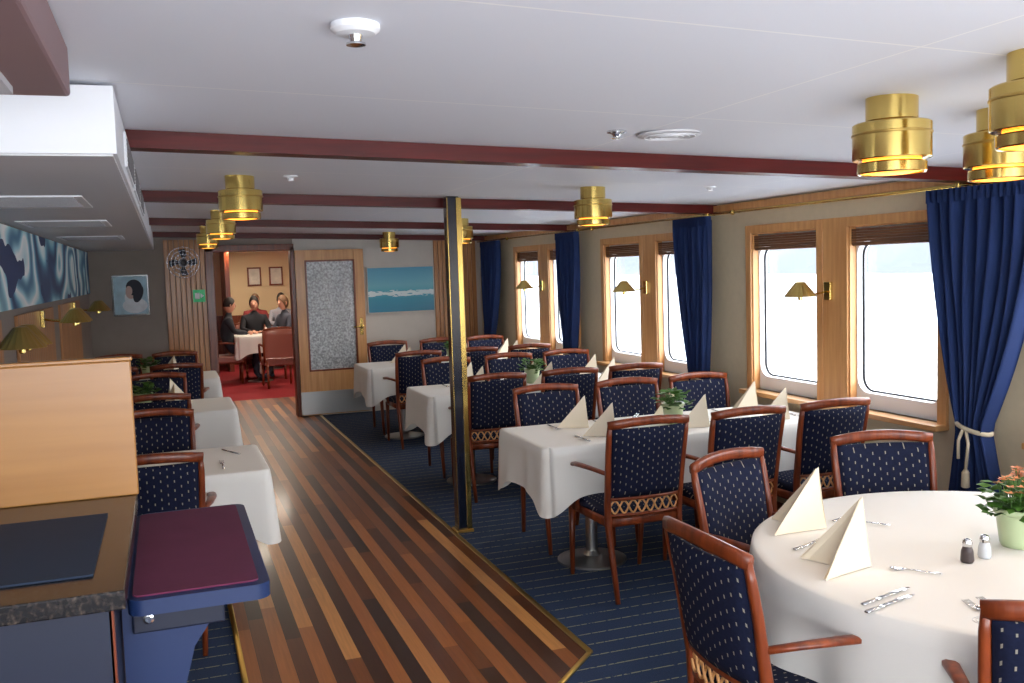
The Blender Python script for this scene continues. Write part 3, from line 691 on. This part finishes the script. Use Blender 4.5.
def skinobj(name,verts,edges,radii,mat,parent,root=0,sub=1):
    me=bpy.data.meshes.new(name); me.from_pydata(verts,edges,[]); o=bpy.data.objects.new(name,me); C.objects.link(o); o.parent=parent
    me.materials.append(mat)
    md=o.modifiers.new('skin','SKIN'); sv=me.skin_vertices[0].data if me.skin_vertices else None
    if sv is None:
        bm=bmesh.new(); bm.from_mesh(me); bm.verts.layers.skin.verify(); bm.to_mesh(me); bm.free(); sv=me.skin_vertices[0].data
    for i,r in enumerate(radii):
        sv[i].radius=(r,r) if not isinstance(r,tuple) else r; sv[i].use_root=(i==root)
    md.use_smooth_shade=True
    s=o.modifiers.new('sub','SUBSURF'); s.levels=sub; s.render_levels=sub
    return o
def person(x,y,rot,top,bot,hair,longhair,turn=0):
    e=bpy.data.objects.new('seated_person',None); C.objects.link(e); e.location=(x,y,0); e.rotation_euler=(0,0,rot)
    m=m_person('clothes',top,bot)
    V=[(0,-.02,.57),(0,-.03,.70),(0,-.01,.88),(0,.0,1.0),(0,.015,1.07),(0,.025,1.13),
       (-.17,0,1.0),(-.23,.08,.82),(-.14,.29,.79),(.17,0,1.0),(.23,.08,.82),(.14,.29,.79),
       (-.09,.06,.54),(-.11,.42,.52),(-.11,.40,.12),(-.11,.52,.05),(.09,.06,.54),(.11,.42,.52),(.11,.40,.12),(.11,.52,.05)]
    E=[(0,1),(1,2),(2,3),(3,4),(4,5),(3,6),(6,7),(7,8),(3,9),(9,10),(10,11),(0,12),(12,13),(13,14),(14,15),(0,16),(16,17),(17,18),(18,19)]
    Rr=[(.16,.12),(.15,.115),(.17,.12),(.13,.09),.06,.05,.065,.045,.03,.065,.045,.03,.085,.062,.042,.035,.085,.062,.042,.035]
    skinobj('body',V,E,Rr,m,e,sub=2)
    for s in (-1,1):
        p=Vector((s*.13,.31,.788)); V=[p,p+Vector((-s*.03,.06,0))]; E=[(0,1)]; Rr=[.026,.03]
        skinobj('palm',V,E,Rr,skin,e)
        for k,l in enumerate((.055,.07,.075,.065)):
            q=V[1]+Vector((s*(-.027+.018*k)*1.0,.01,0)); skinobj('finger',[q,q+Vector((0,l*.5,.004)),q+Vector((0,l,-.012))],[(0,1),(1,2)],[.009,.0085,.007],skin,e)
        q=p+Vector((-s*.03,.02,0)); skinobj('thumb',[q,q+Vector((-s*.03,.02,0)),q+Vector((-s*.035,.045,0))],[(0,1),(1,2)],[.011,.01,.008],skin,e)
    b=MB(); rings=12; n=20; vs=[]; c=Vector((0,.04,1.24))
    def hp(th,ph_,k=1.0):
        z=math.cos(th); r=math.sin(th); w=.075*(1-.18*max(0,-z)); X=w*r*math.cos(ph_); Y=(.095 if math.sin(ph_)<0 else .09*(1-.1*max(0,-z)))*r*math.sin(ph_); return Vector((X*k,Y*k,.12*z*k))
    for i in range(rings+1):
        for k in range(n): vs.append(hp(math.pi*i/rings,2*math.pi*k/n))
    b.add(vs,[[i*n+k,(i+1)*n+k,(i+1)*n+(k+1)%n,i*n+(k+1)%n] for i in range(rings) for k in range(n)],skin,True)
    vs=[];  
    for i in range(9):
        for k in range(n):
            ph_=2*math.pi*k/n; front=max(0,math.sin(ph_)); lim=(1.75-.75*front) if not longhair else (2.3-1.2*front)
            q=hp(lim*i/8,ph_,1.09); q.z+=.004; vs.append(q)
    b.add(vs,[[i*n+k,(i+1)*n+k,(i+1)*n+(k+1)%n,i*n+(k+1)%n] for i in range(8) for k in range(n)],hair,True)
    b.sweep([(0,.085,.015),(0,.102,-.02),(0,.088,-.035)],[.014,.024,.02],[.01,.018,.01],(1,0,0),skin)
    b.sweep([(-.022,.076,-.06),(0,.083,-.058),(.022,.076,-.06)],.008,.008,(0,0,1),lip)
    for s in (-1,1):
        b.lathe([(.001,-.009),(.009,0),(.001,.009)],eyew,c=(s*.03,.08,.005),n=10,caps=False)
        b.sweep([(s*.075,0,.02),(s*.083,-.008,0),(s*.076,0,-.03)],.02,.01,(0,1,0),skin)
    h=b.obj('head',c,turn,parent=e)
    return e
PP=[(.90,15.78,-math.pi/2,(30,32,40),hairm,False,.2),(1.36,16.36,math.pi+.2,(28,28,34),hairm,True,-.4),(1.84,16.05,math.pi/2+.4,(60,62,74),hairb,True,.2),
    (1.55,18.3,math.pi,(120,40,40),hairb,False,.3),(2.02,18.3,math.pi+.1,(150,150,160),hairm,True,-.2)]
for x,y,r,t,h,lh,tn in PP:
    person(x,y,r,t,(30,34,50),h,lh,tn); lounge_chair(x+.03*math.sin(r),y-.03*math.cos(r),r)
# ---------- exterior
bx('sea',6,900,-1500,1500,-7.2,-7,sea)
b=MB(); rnd=random.Random(3); N=160; vs=[]
for i in range(N+1):
    y=-900+2600*i/N; h=34+14*math.sin(i*.13)+9*math.sin(i*.31+1)+5*math.sin(i*.9)+rnd.uniform(-2,2)
    for j in range(6): t=j/5; vs.append((330+180*t+rnd.uniform(-5,5),y,-6.9+(h*1.6)*math.sin(t*math.pi/2)+(rnd.uniform(-2,2) if j else 0)))
b.add(vs,[[i*6+j,(i+1)*6+j,(i+1)*6+j+1,i*6+j+1] for i in range(N) for j in range(5)],mount,True); b.obj('fjord_mountains')
# ---------- world + lights
w=bpy.data.worlds.new('overcast'); S.world=w; w.use_nodes=True; nt=w.node_tree; bg=nt.nodes['Background']
tc=nt.nodes.new('ShaderNodeTexCoord'); sp=nt.nodes.new('ShaderNodeSeparateXYZ'); nt.links.new(tc.outputs['Generated'],sp.inputs[0])
col=RAMP(nt,sp.outputs[2],[(0,(236,242,250)),(.5,(250,252,255)),(1,(225,236,252))]); nt.links.new(col,bg.inputs[0]); bg.inputs[1].default_value=11.0
def area(name,loc,rot,sx,sy,e,col=(1,1,1)):
    l=bpy.data.lights.new(name,'AREA'); l.shape='RECTANGLE'; l.size=sx; l.size_y=sy; l.energy=e; l.color=col
    o=bpy.data.objects.new(name,l); C.objects.link(o); o.location=loc; o.rotation_euler=rot; return o
area('rear_window_light',(1.2,-1.9,1.2),(math.radians(112),0,0),4.2,1.0,46,(.95,.97,1))
area('added_ceiling_fill',(1.2,-.3,.9),(math.radians(150),0,0),3.2,1.0,36,(.95,.97,1))  # added unseen fill behind the camera, aimed up to brighten the ceiling
# ---------- camera
Yc=Vector((-347,63,-950)).normalized(); Zc=Vector((-.032,1,.078)); Zc=(Zc-Yc*Zc.dot(Yc)).normalized(); Xc=Yc.cross(Zc)
Rm=Matrix((Xc,Yc,Zc))
cam=bpy.data.cameras.new('camera'); co=bpy.data.objects.new('camera',cam); C.objects.link(co)
co.matrix_world=Matrix.Translation((0,0,1.7))@Rm.to_4x4()
cam.sensor_width=36; cam.lens=36*950/1024; cam.clip_end=5000; cam.clip_start=.05
S.camera=co
S.view_settings.view_transform='Standard'; S.view_settings.look='None'; S.view_settings.exposure=0
